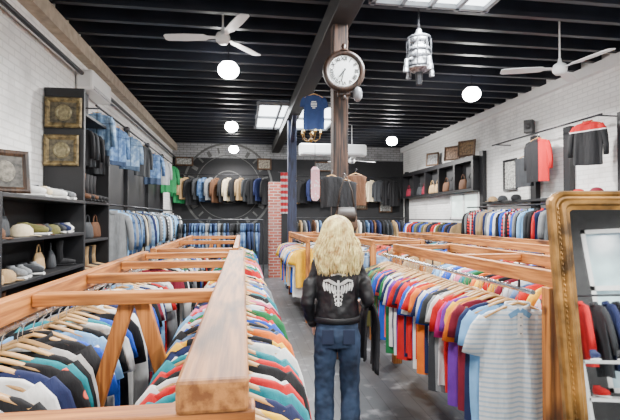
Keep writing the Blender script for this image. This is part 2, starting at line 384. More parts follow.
# ---------------------------------------------------------------- wooden racks
def rack(x0,x1,y0,y1,cross,lab,plank=None,aframes=(),z=1.35,rails=None,posts=()):
    e=empty('clothes_rack',lab,'clothes rack',((x0+x1)/2,(y0+y1)/2,0)); ox,oy=-(x0+x1)/2,-(y0+y1)/2
    def mk(mb,name,mat,bev=.005):
        o=mb.obj(name,mat,e,bevel=bev); o.location=(ox,oy,0); return o
    mk(MB().box((x0,(y0+y1)/2,z-.045),(.055,y1-y0,.09)),'top_board',W_Y)
    if plank: mk(MB().box((x1,(y0+y1)/2,z-.0325),(plank,y1-y0,.065)),'top_board',W_P,.008)
    else: mk(MB().box((x1,(y0+y1)/2,z-.045),(.055,y1-y0,.09)),'top_board',W_Y)
    for i,y in enumerate(cross):
        first=i==0 and plank
        mk(MB().box(((x0+x1)/2+(.04 if first else 0),y,z-(.09 if first else .035)),(x1-x0+(.08 if first else -.06),.06 if first else .075,.05)),'cross_board',W_X)
    xc=(x0+x1)/2
    for y in aframes:
        for sd in(-1,1):
            mk(MB().beam((xc+sd*.02,y+.05,z-.03),(xc+sd*.40,y+.05,0),.062,.04,ref=(0,1,0)),'leg',W_Z)
    for (px,py,pw) in posts:
        mk(MB().box((px,py,(z-.09)/2),(pw,.07,z-.09)),'post',W_Z)
    for rx in (rails or (x0,x1)):
        mk(MB().tube([(rx,y0+.02,1.235),(rx,y1-.02,1.235)],.014,10),'rail',CHROME,0)
        for y in (y0+.15,(y0+y1)/2,y1-.15): mk(MB().tube([(rx,y,1.235),(rx,y,z-.06)],.008,6),'rail_bracket',DMETAL,0)
RY=1.235
rack(-.87,-.055,.86,4.25,(.90,2.0,2.65,3.35,4.15),'orange-brown timber double clothes rack with thick plank top',plank=.135,aframes=(2.0,))
rack(-.87,-.07,4.6,8.0,(4.7,6.3,7.9),'orange-brown timber double clothes rack near the pipe garment rail',aframes=(7.85,))
rack(1.74,2.4,2.28,5.0,(2.33,3.6,4.95),'orange-brown timber clothes rack packed with shirts beside the mirror',posts=((1.74,2.31,.12),(2.4,2.31,.12),(1.74,4.95,.1),(2.4,4.95,.1)),rails=(1.6,2.4))
rack(1.75,2.45,5.9,8.8,(5.95,7.3,8.75),'orange-brown timber clothes rack beyond the timber column',posts=((1.75,5.93,.08),(2.45,5.93,.08),(1.75,8.7,.08),(2.45,8.7,.08)))
rack(3.3,4.0,4.4,9.2,(4.45,6.8,9.1),'long orange-brown timber clothes rack near the brick wall',posts=((3.3,4.45,.08),(4.0,4.45,.08),(3.3,9.1,.08),(4.0,9.1,.08)))
rack(1.02,1.55,7.0,9.8,(7.05,8.4,9.7),'timber clothes rack in line with the columns',posts=((1.02,7.05,.07),(1.55,7.05,.07),(1.02,9.7,.07),(1.55,9.7,.07)))
p_left=('black printed','white','charcoal','green plaid','black','grey plaid','black','white','navy','black floral','teal','black','white','black printed','blue floral','light blue','black','white','teal','royal blue','black','grey','white','navy','black','cream','royal blue','white','black','burgundy','light blue','white','navy','white','black','red','grey','black','white')
p_mid=('denim blue','tan','denim blue','yellow','navy','teal','red','white','black','red printed','teal','white','navy','black and yellow sleeved','orange','denim blue','black','royal blue','white','red','green','light blue','white and red sleeved','burgundy','pink','navy','white','black','teal','orange','royal blue','white','red','green','blue floral','grey','white','navy','coral')
L_left=list(p_left);L_mid=list(p_mid)+['red plaid','navy striped','blue and white striped','black floral']
p_right=('light blue','navy','burgundy','orange','yellow','purple','magenta','red','white','grey','charcoal','royal blue','white','navy','orange','red','white','royal blue','red','white and red sleeved','navy','red','yellow','purple','white','navy','white','green','navy','coral','royal blue','red','teal','black','olive','green','navy','black','olive','charcoal')
row('Y',-.87,.98,4.2,RY,.08,p_left,['t_shirt','t_shirt','t_shirt','long_sleeve_shirt'],'on the timber rack','shirts on the outer rail of the near rack',full=True,jit=.11,base=.08,off=.015)
row('Y',-.06,.98,4.2,RY,.078,p_mid,['t_shirt','t_shirt','t_shirt','long_sleeve_shirt'],'beneath the thick plank','shirts beneath the plank of the near rack',full=True,jit=.10,off=.015)
row('Y',-.87,4.7,7.9,RY,.11,L_left,['t_shirt','long_sleeve_shirt'],'on a timber rack','shirts on the outer rail of the farther rack',hooks=False,full=True)
row('Y',-.07,4.7,7.9,RY,.11,L_mid,['t_shirt','long_sleeve_shirt'],'on a timber rack','shirts on the aisle rail of the farther rack',hooks=False,full=True)
row('Y',1.6,2.52,4.95,RY,.060,p_right,['t_shirt'],'beside the mirror','bright shirts beside the mirror',base=-.08,jit=.08,off=.012)
o=place_garment('polo_shirt','blue and white striped',(1.59,2.43,RY),-.12,'at the end of the rack','bright shirts beside the mirror')
o['label']='pale blue striped polo shirt at the end of the rack'
for s in(-1,1): MB().beam((s*.004,-.030,-.115),(s*.062,-.026,-.15),.03,.004,ref=(0,1,0)).obj('collar_point',cm('light blue'),o)
MB().box((0,-.030,-.20),(.03,.006,.14)).obj('placket',cm('white'),o)
for k in range(3): MB().ball((0,-.035,-.155-.045*k),(.005,.003,.005),8,6).obj('button',cm('grey'),o)
row('Y',2.4,2.42,4.95,RY,.11,L_mid,['long_sleeve_shirt'],'on a timber rack','shirts on the far rail beside the mirror',hanger=False,full=True)
row('Y',1.75,5.9,8.7,RY,.11,('pale denim','denim blue','tan','cream','brown','white','olive','denim blue','grey','red'),['jacket'],'on a timber rack','jackets beyond the column',hanger=False,full=True)
row('Y',2.45,5.9,8.7,RY,.13,('tan','brown','white','coral','denim blue'),['jacket'],'on a timber rack','jackets on the far rail beyond the column',hanger=False)
row('Y',3.3,4.5,9.1,RY,.1,L_mid,['long_sleeve_shirt'],'on the long timber rack','shirts on the long rack',hanger=False,full=True)
row('Y',4.0,4.5,9.1,RY,.12,L_left,['long_sleeve_shirt'],'on the long timber rack','shirts on the far rail of the long rack',hanger=False)
row('Y',1.02,7.1,9.7,RY,.1,('yellow','white','yellow','royal blue','yellow','light blue','yellow','orange','white','yellow'),['t_shirt'],'in line with the columns','sports tees in line with the columns',hanger=False)
row('Y',1.55,7.1,9.7,RY,.13,('navy','black','white','denim blue'),['t_shirt'],'in line with the columns','tees on the far rail in line with the columns',hanger=False)
# ---------------------------------------------------------------- wall racks
def rail_obj(pts,lab,r=.016,legs=()):
    e=empty('wall_rail',lab,'rail',pts[0])
    MB().tube([Vector(p)-Vector(pts[0]) for p in pts],r,8).obj('pipe',DMETAL,e,smooth=True)
    for a,c in legs:
        MB().tube([Vector(a)-Vector(pts[0]),Vector(c)-Vector(pts[0])],.012,6).obj('bracket',DMETAL,e)
cool=['white','grey','pale denim','charcoal','light blue','black','denim blue','grey plaid','charcoal','navy','cream','grey','black','black']
rail_obj([(-2.0,7.2,1.85),(-2.0,13.4,1.85)],'black pipe clothes rail fixed along the brick wall',legs=[((-2.0,y,1.85),(-2.38,y,1.85)) for y in (7.3,10.5,13.3)])
row('Y',-2.0,7.3,13.3,1.85,.1,cool,['long_sleeve_shirt'],'on the wall rail','shirts on the brick wall rail',hanger=False,sc=1.05,full=True,jit=.3,base=.3)
rail_obj([(-2.08,6.8,3.26),(-2.08,14,3.26)],'high black pipe rail for display jackets',legs=[((-2.08,y,3.26),(-2.38,y,3.26)) for y in (7,10.5,13.8)])
for y,c,s,rz in ((6.85,'pale denim',.85,.1),(7.9,'denim blue',.85,1.0),(8.75,'pale denim',.9,.8),(9.8,'charcoal',.9,.9),(10.9,'denim blue',.95,.6),(12.1,'grey',.9,.4),(13.2,'green',1,.4)):
    place_garment('jacket',c,(-2.08,y,3.24),rz,'high on the brick wall','display jackets high on the wall',True,s,full=True)
e=empty('garment_rail','long black pipe garment rail packed with jeans','garment rail',(-.9,12.2,0))
MB().tube([(-1.35,0,1.6),(1.45,0,1.6)],.018,8).obj('rail',DMETAL,e)
for x in(-1.35,0,1.45): MB().tube([(x,0,0),(x,0,1.6)],.018,8).obj('upright',DMETAL,e)
row('X',12.2,-2.15,.5,1.6,.075,('denim blue','dark denim','denim blue','grey','dark denim','pale denim','black','charcoal','denim blue'),['jeans'],'on the pipe garment rail','jeans on the garment rail',hanger=False,sc=1.15,jit=.3)
rail_obj([(-2.2,15.6,3.12),(.9,15.6,3.12)],'high pipe rail on the back wall',legs=[((x,15.6,3.12),(x,15.98,3.12)) for x in (-2,.7)])
for i,c in enumerate(('green','tan','black','charcoal','denim blue','grey','brown','black','cream','black','tan','charcoal','black','navy','black')):
    place_garment('jacket',c,(-2.1+i*.205,15.6,3.1),.8+R.uniform(-.25,.25),'high on the back wall','jackets high on the back wall',False,1.1,full=True)
rail_obj([(1.3,15.6,3.1),(5.6,15.6,3.1)],'high pipe rail on the back wall beyond the columns',legs=[((x,15.6,3.1),(x,15.98,3.1)) for x in (1.5,5.4)])
for i,c in enumerate(('charcoal','tan','black','navy','black','brown','charcoal','black','tan','black','brown','cream','charcoal','black','black')):
    place_garment('jacket',c,(1.5+i*.28,15.6,3.08),.6+R.uniform(-.4,.4),'high on the back wall','jackets high on the back wall',False,1.1,full=True)
rail_obj([(1.6,14.6,1.65),(5.5,14.6,1.65)],'pipe rail near the back wall',legs=[((x,14.6,1.65),(x,14.6,0)) for x in (1.7,5.4)])
row('X',14.6,1.7,5.4,1.65,.13,('black','tan','grey','navy','brown','white','denim blue','charcoal'),['jacket'],'near the back wall','jackets near the back wall',hanger=False,sc=1.15,full=True)
rail_obj([(5.42,5.6,1.9),(5.42,10.3,1.9)],'black pipe clothes rail along the white brick wall',legs=[((5.42,y,1.9),(5.88,y,1.9)) for y in (5.8,8.5,10.2)])
row('Y',5.42,5.7,10.2,1.9,.1,('white','navy','grey','red plaid','royal blue','light blue','charcoal','black','tan','blue floral','white','charcoal','red','black','grey'),['long_sleeve_shirt'],'on the wall rail','shirts along the white brick wall',hanger=False,full=True,jit=.25)
rail_obj([(5.42,10.5,1.6),(5.42,14.2,1.6)],'lower black pipe clothes rail along the white brick wall',legs=[((5.42,y,1.6),(5.88,y,1.6)) for y in (10.6,14.1)])
row('Y',5.42,10.6,14.1,1.6,.12,('tan','navy','black','brown','royal blue','charcoal','black','olive','white','red'),['jacket'],'on the wall rail','jackets along the white brick wall',hanger=False,full=True,jit=.2)
# ---------------------------------------------------------------- left shelving
def shelving(name,lab,x0,x1,y0,y1,ztop,shelves,cat='shelving unit'):
    e=empty(name,lab,cat,((x0+x1)/2,(y0+y1)/2,0)); cx,cy=(x0+x1)/2,(y0+y1)/2
    for y in(y0,y1): MB().box((0,y-cy,ztop/2),(x1-x0,.05,ztop)).obj('side_panel',BLACKP,e,bevel=.004)
    for z in shelves: MB().box((0,0,z),(x1-x0,y1-y0-.05,.035)).obj('shelf',BLACKP,e,bevel=.003)
    MB().box(((-1 if x0<0 else 1)*((x1-x0)/2-.012),0,ztop/2),(.02,y1-y0-.05,ztop)).obj('back_panel',BLACKP,e)
shelving('shelving_unit','black painted wall shelving holding hats and shoes',-2.37,-1.9,3.9,5.82,1.86,(.3,.70,1.08,1.46,1.84))
shelving('shelving_unit','tall black painted wall shelving holding boots and bags',-2.37,-1.95,5.95,7.0,3.0,(.4,.9,1.35,1.85,2.95))
p=MB().box((-2.16,5.88,1.62),(.46,.045,3.24)).obj('partition_panel',BLACKP,bevel=.004); tag(p,'tall black painted partition panel displaying gold framed pictures','partition panel')
def frame(loc,w,h,rot,lab,fm=GOLD,inner=(.25,.2,.12),fw=.05,cat='framed picture',medal=False):
    e=empty('framed_picture',lab,cat,loc,rot)
    f=MB()
    pr=[(0,0),(0,.02),(.25,.035),(.6,.03),(1,.012),(1,0)]
    vs=[];fs=[]
    for (t,y) in pr:
        for sx,sz in((1,1),(-1,1),(-1,-1),(1,-1)):
            vs.append((sx*(w/2-fw*t),-y,sz*(h/2-fw*t)))
    for i in range(len(pr)-1):
        for k in range(4): fs.append((i*4+k,i*4+(k+1)%4,(i+1)*4+(k+1)%4,(i+1)*4+k))
    f.add(vs,fs).obj('frame',fm,e)
    MB().box((0,-.004,0),(w-fw*1.2,.006,h-fw*1.2)).obj('picture',M('print_%.2f_%.2f'%(inner[0],inner[1]),inner,.6,var=.7,scale=22,col2=tuple(min(1,q*2) for q in inner)),e)
    if medal:
        MB().lathe((0,-.012,0),[(.001,.0),(.06,-.002),(.072,-.012),(.085,-.012),(.10,.002)],24,axis='Y').obj('medallion',M('dull_brass',(.26,.22,.12),.5,.4,var=.5,scale=30),e)
    return e
frame((-2.16,5.84,2.93),.42,.37,(0,0,0),'dark gold framed engraved plaque with round medallion',fm=DGOLD,inner=(.05,.04,.022),medal=True,fw=.06)
frame((-2.18,5.84,2.47),.40,.38,(0,0,0),'dark gold framed plaque with pale round medallion',fm=DGOLD,inner=(.06,.05,.03),medal=True,fw=.06)
e=frame((-2.12,4.42,2.07),.38,.40,(rad(-10),0,rad(42)),'dark carved wooden framed picture leaning on the shelf top',fm=wood('carved_dark',(.02,.010,.006),(.08,.04,.02),'Z'),inner=(.04,.036,.03),fw=.055)
MB().ball((0,-.012,.0),(.075,.008,.10),14,8).obj('relief',M('pale_relief',(.22,.2,.16),.7,var=.6,scale=30,bmp=.6),e)
def hat(loc,c,s=1,rz=0):
    e=empty('hat','%s cap resting on a shelf'%c,'hat',loc,(0,0,rz),'hats on the shelves'); e.scale=(s,s,s)
    MB().lathe((0,0,0),[(.1,0),(.105,.03),(.1,.07),(.07,.105),(.03,.12),(.001,.122)],18).obj('crown',cm(c),e,smooth=True)
    MB().tube([(0,-.07,.008),(0,-.13,.006),(0,-.17,-.002)],[(.085,.006),(.085,.005),(.05,.004)],12,ref=(0,0,1)).obj('brim',cm(c),e,smooth=True)
def shoe(loc,c,rz=0,boot=False,s=1.0):
    e=empty('boot' if boot else 'shoe','%s %s standing on a shelf'%(c,'tall boot' if boot else 'sneaker'),'boot' if boot else 'shoe',loc,(0,0,rz),'footwear on the shelves'); e.scale=(s,)*3
    b=MB(); b.tube([(0,-.13,.045),(0,-.09,.05),(0,-.02,.055),(0,.06,.06),(0,.11,.055)],[(.02,.02),(.042,.03),(.043,.04),(.038,.05),(.03,.045)],12,ref=(0,0,1))
    hh=.34 if boot else .11
    b.tube([(0,.06,.05),(0,.07,hh*.6),(0,.07,hh)],[(.04,.05),(.042,.045),(.05,.055)] if boot else [(.034,.05),(.032,.045),(.030,.045)],12,ref=(0,1,0))
    b.obj('upper',cm(c),e,smooth=True)
    MB().tube([(0,-.14,.012),(0,-.08,.012),(0,.0,.012),(0,.12,.012)],[(.02,.012),(.046,.012),(.04,.012),(.036,.012)],12,ref=(0,0,1)).obj('sole',cm('black' if boot else 'white'),e)
def bag(loc,c,rz=0,s=1.0):
    e=empty('handbag','%s leather handbag on a shelf'%c,'bag',loc,(0,0,rz),'bags on the shelves'); e.scale=(s,)*3
    MB().tube([(0,0,0),(0,0,.03),(0,0,.15),(0,0,.22)],[(.14,.06),(.16,.07),(.15,.055),(.12,.02)],14,ref=(0,1,0)).obj('body',cm(c),e,smooth=True)
    MB().tube([(.08*math.cos(a),0,.21+.11*math.sin(a)) for a in [math.pi*i/10 for i in range(11)]],.008,6,ref=(0,1,0)).obj('handle',cm(c),e,smooth=True)
hc=['white','grey','black','tan','navy','olive','cream','charcoal','black','brown','charcoal','burgundy']
for z in (.32,.72,1.10,1.48):
    y=4.05
    while y<5.70:
        q=R.random()
        if q<.25: hat((-2.04,y,z),R.choice(hc),R.uniform(.8,.95),rad(90+R.uniform(-80,80))); y+=.2
        elif q<.4: bag((-2.1,y+.06,z),R.choice(['black','brown','charcoal','tan']),rad(90+R.uniform(-30,30)),.85); y+=.3
        elif q<.6: shoe((-2.04,y,z),R.choice(['black','brown','charcoal']),rad(90+R.uniform(-30,30)),True,.85); y+=.13
        else:
            shoe((-2.04,y,z),R.choice(hc),rad(70+R.uniform(-40,30)),s=R.uniform(.95,1.15)); y+=.135
for i,(y,c) in enumerate(((4.75,'white'),(4.92,'black'),(5.1,'cream'),(5.28,'white'),(5.45,'charcoal'),(5.62,'grey'))): shoe((-2.06,y,1.86),c,rad(50+R.uniform(-35,35)),s=1.15)
for i in range(6): shoe((-2.06,6.08+i*.15,1.87),R.choice(['black','charcoal','black','brown']),rad(90),True,1.1)
for i in range(3): bag((-2.1,6.2+i*.33,1.37),R.choice(['black','brown','charcoal']),rad(90))
for i in range(6): shoe((-2.06,6.08+i*.15,.92),R.choice(['brown','black','charcoal','tan']),rad(90),True,1.0)
for i in range(4): shoe((-2.06,6.12+i*.22,.42),R.choice(['brown','tan','white','black']),rad(90),False,1.1)
for i,c in enumerate(('black','charcoal','black','charcoal')):
    place_garment('jacket',c,(-2.14,6.25+i*.2,2.9),R.uniform(-.1,.1),'inside the tall shelving','garments inside the tall shelving',False,.75)
for y in (7.1,9.6,11.6,13.6):
    o=MB().box((-2.345,y,1.75),(.09,.14,3.5)).obj('wall_upright',BLACKP,bevel=.004); tag(o,'black painted timber upright against the brick wall','upright','uprights against the brick wall')
o=MB().box((-2.385,10.4,2.25),(.025,6.3,.9)).obj('wall_panel',BLACKP); tag(o,'black painted board on the brick wall behind the clothes rail','panel')
def ac(loc,L,rot,lab):
    e=empty('air_conditioner',lab,'air conditioner',loc,rot)
    MB().box((0,0,0),(L,.24,.3)).obj('casing',WHITE,e,bevel=.04)
    for i in range(3): MB().box((0,-.1,-.13+i*.02),(L*.9,.05,.006)).obj('vent_slat',M('vent_grey',(.35,.36,.37),.5),e)
ac((-2.27,7.35,3.66),.95,(0,0,rad(90)),'white wall-mounted air conditioner on the brick wall')
ac((2.3,11.4,3.4),1.75,(0,0,0),'long white ceiling-hung air conditioner near the skylight')
o=MB().box((2.3,11.4,3.9),(.06,.06,.72)).obj('suspension_bar',DMETAL); tag(o,'dark metal bar suspending the air conditioner','bar')
o=MB().tube([(-2.3,-4,3.74),(-2.3,15.9,3.74)],.03,8).obj('conduit_pipe',DMETAL,smooth=True); tag(o,'dark conduit pipe along the brick wall','pipe')
# ---------------------------------------------------------------- back wall emblem
def emblem():
    m=M('pale_wall_paint',(.10,.10,.098),.8)
    e=empty('wall_emblem','large round painted emblem of pale rings on dark wall','wall emblem',(-.5,15.985,2.72)); e.scale=(1.22,1,1.22)
    for r0,r1 in((1.22,1.28),(.90,.92),(.45,.48)):
        MB().lathe((0,0,0),[(r0,-.004),(r1,-.004)],64,axis='Y').obj('ring',m,e)
    for i in range(24):
        a=2*math.pi*i/24
        if i%6==0: continue
        rr=Matrix.Rotation(-a,3,'Y'); c=rr@Vector((1.08,0,0))
        MB().box((c.x,-.004,c.z),(.17,.003,.05 if i%2 else .10),rr).obj('tick_mark',m,e)
emblem()
BF=wood('frame_brown',(.05,.025,.012),(.15,.075,.035),'Z')
for x,z,w,h,c in ((-2.0,3.6,.6,.3,(.2,.2,.19)),(.75,3.55,.5,.4,(.15,.13,.1)),(4.2,2.15,.6,.4,(.2,.17,.13)),(3.4,2.1,.4,.4,(.14,.1,.06)),(5.2,2.1,.5,.5,(.2,.2,.22)),(3.0,3.5,.9,.35,(.12,.12,.12))):
    frame((x,15.97,z),w,h,(0,0,0),'framed print on the dark back wall',fm=BF,inner=c)
# ---------------------------------------------------------------- right wall structure
for y in (6.15,7.35,8.3,10.3,15.5):
    o=MB().box((5.84,y,1.65),(.1,.17,3.3)).obj('wall_upright',BLACKP,bevel=.004); tag(o,'black painted timber upright against the white brick','upright','uprights against the white brick')
def cub():
    y0,y1=10.4,15.4; L=y1-y0
    e=empty('wall_cabinet','long black wall cabinet with cubbies above the window','wall cabinet',(5.76,(y0+y1)/2,2.36))
    MB().box((0,0,0),(.26,L,.06)).obj('bottom_board',BLACKP,e); MB().box((0,0,.78),(.26,L,.12)).obj('top_board',BLACKP,e); MB().box((.11,0,.39),(.02,L,.75)).obj('back_panel',M('cubby_back',(.02,.02,.022),.7),e)
    for i in range(6): MB().box((0,-L/2+.05+i*(L-.1)/5,.39),(.25,.1,.74)).obj('divider',BLACKP,e)
    for i in range(5):
        yc=(y0+y1)/2-L/2+.55+i*(L-.1)/5
        for d in(-.22,.2): bag((5.76,yc+d,2.39),R.choice(['black','brown','charcoal','tan','burgundy']),rad(90),1.25)
cub()
o=MB().box((5.76,7.95,2.0),(.24,4.3,.05)).obj('wall_shelf',BLACKP,bevel=.003); tag(o,'black painted wall shelf above the clothes rail','shelf')
for i,(y,c) in enumerate(((7.0,'red'),(6.6,'burgundy'),(8.8,'black'),(9.3,'charcoal'),(9.7,'tan'))): hat((5.74,y,2.03),c,1.0,rad(-90))
for y,h,w_,c in ((10.8,.42,.5,(.12,.07,.03)),(11.6,.4,.5,(.16,.09,.05)),(12.9,.4,.45,(.12,.12,.12))):
    frame((5.68,y,3.22+h/2),w_,h,(rad(-6),0,rad(-60)),'brown framed picture leaning on the black cabinet',fm=BF,inner=c)
place_garment('long_sleeve_shirt','black and red',(5.5,7.75,3.24),rad(-68),'high on the white brick','display jerseys on the white brick',True,.98,full=True)
place_garment('long_sleeve_shirt','red and black',(5.5,6.5,3.30),rad(-66),'high on the white brick','display jerseys on the white brick',True,1.0,full=True)
place_garment('vest','charcoal',(5.5,8.15,2.95),rad(-70),'high on the white brick','display jerseys on the white brick',True,1.0)
rail_obj([(5.5,6.2,3.26),(5.5,9.3,3.26)],'high pipe rail for display jerseys',legs=[((5.5,y,3.26),(5.88,y,3.26)) for y in (6.3,9.2)])
frame((5.87,9.2,2.6),.5,.7,(0,0,rad(-90)),'dark framed print on the white brick wall',fm=BLACKP,inner=(.3,.3,.28))
e=empty('loudspeaker','small black loudspeaker on the white brick wall','loudspeaker',(5.75,8.35,3.5),(0,0,rad(-50)))
MB().box((0,0,0),(.17,.17,.26)).obj('cabinet',BLACKP,e,bevel=.01); MB().lathe((0,-.087,.0),[(.06,0),(.05,-.006),(.001,.01)],16,axis='Y').obj('cone',DMETAL,e)
# ---------------------------------------------------------------- pendants & fans
def pendant(x,y,z,power):
    e=empty('pendant_lamp','glowing round pendant lamp on a thin rod','pendant lamp',(x,y,z),group='pendant lamps')
    MB().tube([(0,0,.12),(0,0,H-z)],.009,6).obj('rod',DMETAL,e)
    MB().lathe((0,0,0),[(.025,.16),(.04,.15),(.08,.125),(.11,.10),(.105,.095),(.02,.13)],24).obj('shade',CHROME,e,smooth=True)
    MB().ball((0,0,-.01),(.16,.16,.13),20,12).obj('bulb',GLASSW,e,smooth=True)
    l=bpy.data.lights.new('pendant_light','SPOT'); l.energy=power; l.shadow_soft_size=.08; l.color=(1,.98,.95); l.spot_size=rad(174); l.spot_blend=.45
    lo=bpy.data.objects.new('pendant_light',l); COL.objects.link(lo); lo.parent=e; lo.location=(0,0,-.24)
for (x,y,z,pw) in ((-.22,6.9,3.9,1),(4.1,7.6,3.9,1),(-.28,11.2,3.9,1),(4.3,12.6,3.9,1),(3.9,2.6,3.9,1),(-.2,2.4,3.9,1),(3.2,14.2,3.9,.5),(-.3,14.9,3.9,.5),(2,-1.5,3.9,1.2),(-.6,-2.2,3.9,1),(4.4,-2.4,3.9,1)):  # unseen pendants behind the camera are added fill in place of storefront daylight
    pendant(x,y,z,520*pw)
def fan(x,y,z,ang,L=.75):
    e=empty('ceiling_fan','white three-bladed ceiling fan on a long rod','ceiling fan',(x,y,z),(0,0,rad(ang)),'ceiling fans')
    MB().tube([(0,0,.05),(0,0,H-z)],.013,8).obj('rod',WHITE,e)
    MB().lathe((0,0,0),[(.001,-.09),(.06,-.085),(.09,-.05),(.1,0),(.08,.05),(.03,.08),(.02,.14)],20).obj('motor',WHITE,e,smooth=True)
    for k in range(3):
        a=rad(120*k); b=MB(); rm=Matrix.Rotation(a,3,'Z')@Matrix.Rotation(rad(9),3,'X')
        vs=[];prof=[(.09,.025),(.2,.035),(.24,.07),(.5,.085),(L,.075),(L+.03,.05)]
        for (r_,w) in prof:
            for s in((-1,-1),(1,-1),(1,1),(-1,1)): vs.append(rm@Vector((r_,s[0]*w,s[1]*.005)))
        fs=[]
        for i in range(len(prof)-1):
            for q in range(4): fs.append((i*4+q,i*4+(q+1)%4,(i+1)*4+(q+1)%4,(i+1)*4+q))
        fs+= [(3,2,1,0),tuple(len(vs)-4+q for q in range(4))]
        b.add(vs,fs).obj('blade',WHITE,e)
fan(-.27,6.1,4.07,171.5)
fan(4.4,5.7,3.75,160)
fan(3.1,12.6,3.3,20)
# ---------------------------------------------------------------- clock
def clock():
    e=empty('wall_clock','round clock with dark ornate case and white dial','clock',(1.165,5.12,3.36),(0,0,rad(-6))); e.scale=(.92,.92,.92)
    case=wood('clock_case',(.015,.008,.006),(.05,.025,.015),'Z',.35)
    MB().lathe((0,0,0),[(.001,.03),(.25,.03),(.27,0),(.265,-.04),(.235,-.06),(.2,-.045),(.195,-.03)],40,axis='Y').obj('case',case,e,smooth=True)
    t=MB(); t.lathe((0,0,.275),[(.001,.09),(.02,.08),(.035,.05),(.02,.02),(.05,0),(.07,-.02)],14); t.obj('finial',case,e,smooth=True)
    t=MB(); t.box((0,0,-.285),(.16,.05,.06)); t.ball((0,0,-.33),(.035,.03,.04)); t.obj('pendant_drop',case,e,smooth=True)
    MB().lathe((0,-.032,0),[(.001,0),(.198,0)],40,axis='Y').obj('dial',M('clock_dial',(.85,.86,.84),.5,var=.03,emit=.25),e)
    bl=M('numeral_black',(.01,.01,.01),.6)
    for i,s in enumerate(('XII','I','II','III','IIII','V','VI','VII','VIII','IX','X','XI')):
        c=bpy.data.curves.new('numeral','FONT'); c.body=s; c.size=.066; c.align_x='CENTER'; c.align_y='CENTER'; c.extrude=.001; c.offset=.0015
        o=bpy.data.objects.new('numeral',c); COL.objects.link(o); o.parent=e; c.materials.append(bl)
        a=rad(30*i); o.location=(.155*math.sin(a),-.037,.155*math.cos(a)); o.rotation_euler=(rad(90),a,0)
        curve_to_mesh(o)
    for nm,L,a,w in (('minute_hand',.15,rad(195),.012),('hour_hand',.1,rad(218),.016)):
        b=MB(); d=Vector((math.sin(a),0,math.cos(a))); b.beam(d*-.03+Vector((0,-.042,0)),d*L+Vector((0,-.042,0)),w,.003,ref=(0,1,0)); b.obj(nm,bl,e)
clock()
def tee_on_beam():
    o=place_garment('t_shirt','navy',(1.25,7.9,3.93),rad(-8),'from the ceiling beam','tee hung from the beam',True,.82)
    o['label']='navy t-shirt with white printed lines hanging from the beam'
    o.material_slots[0].material=M('cloth_slate_navy',(.014,.035,.12),.85,var=.14)
    for i,w in enumerate((.10,.13,.13,.12,.06)): MB().box((0,-.045,-.26-i*.034),(w,.003,.016)).obj('chest_print',cm('white'),o)
tee_on_beam()
for x,c,s,z in ((1.02,'black',.66,2.2),(1.17,'black',.72,2.16),(1.31,'brown',.6,2.22)):
    place_garment('vest',c,(x,5.13,z),rad(-5),'on the timber column','leather vests on the column',True,s)
def satchel():
    e=empty('leather_bag','dark worn leather shoulder bag hanging on the timber column','bag',(1.17,5.04,1.50)); e.scale=(.9,.9,.9)
    MB().tube([(0,0,0),(0,0,.05),(0,0,.22),(0,0,.30)],[(.13,.03),(.155,.045),(.14,.04),(.11,.012)],14,ref=(0,1,0)).obj('body',M('worn_leather',(.07,.035,.018),.6,var=.5),e,smooth=True)
    MB().tube([(0,-.035,.12),(0,-.045,.2),(0,-.02,.30)],[(.11,.01),(.13,.012),(.11,.01)],14,ref=(0,1,0)).obj('flap',M('dark_leather',(.025,.015,.010),.5),e,smooth=True)
    MB().tube([(-.11,0,.27),(-.08,0,.5),(0,.01,.72),(.08,0,.5),(.11,0,.27)],.012,6,ref=(0,1,0)).obj('strap',M('dark_leather',(.025,.015,.010),.5),e,smooth=True)
satchel()
def chandelier():
    e=empty('branched_lamp','small gold branched lamp beside the navy column','lamp',(1.5,9.9,3.5))
    b=MB(); b.tube([(0,0,-.15),(0,0,1.0)],.012,6); b.ball((0,0,-.12),.05); b.ball((0,0,.02),.035)
    for k in range(5):
        a=2*math.pi*k/5; c,s=math.cos(a),math.sin(a)
        b.tube([(0,0,-.1),(.1*c,.1*s,-.14),(.2*c,.2*s,-.08),(.22*c,.22*s,.02)],.012,6); b.lathe((.22*c,.22*s,.02),[(.015,0),(.04,.01),(.035,.03)],8)
    b.obj('frame',GOLD,e,smooth=True)
    for k in range(5):
        a=2*math.pi*k/5; MB().ball((.22*math.cos(a),.22*math.sin(a),.08),(.022,.022,.045),8,6).obj('candle_bulb',M('dim_bulb',(1,.8,.4),.3,emit=3),e,smooth=True)
chandelier()
def skateboard():
    e=empty('skateboard','pink and white skateboard deck hanging upright on a wire','skateboard',(1.68,10.4,2.45))
    MB().tube([(0,.03,-.4),(0,0,-.33),(0,0,0),(0,0,.33),(0,.03,.4)],[(.05,.006),(.1,.007),(.105,.007),(.1,.007),(.05,.006)],16,ref=(0,1,0)).obj('deck',patterned('deck_print',((.85,.45,.5),(.85,.85,.85)),'f'),e)
    for z in(-.22,.22): MB().tube([(-.08,.05,z),(.08,.05,z)],.025,10).obj('wheel_axle',WHITE,e)
    MB().tube([(0,.04,.3),(0,.04,2.05)],.006,6).obj('hanging_wire',DMETAL,e)
skateboard()
def flag():
    b=MB(); n=10; vs=[];fs=[]
    for i in range(n+1):
        for j in range(9): vs.append((.17*(i/n-.5),.03*math.sin(i*1.4),-.95*j/8))
    for i in range(n):
        for j in range(8): fs.append((i*9+j,i*9+j+1,(i+1)*9+j+1,(i+1)*9+j))
    o=b.add(vs,fs).obj('hanging_flag',patterned('flag_stripes',((.4,.02,.03),(.45,.45,.47)),'wide'),smooth=True,loc=(.95,10.4,2.7)); tag(o,'red and white striped banner hanging by the navy column','banner')
    rail_obj([(.82,10.4,2.71),(1.08,10.55,2.71)],'small dark metal rod carrying a banner',.008)
flag()
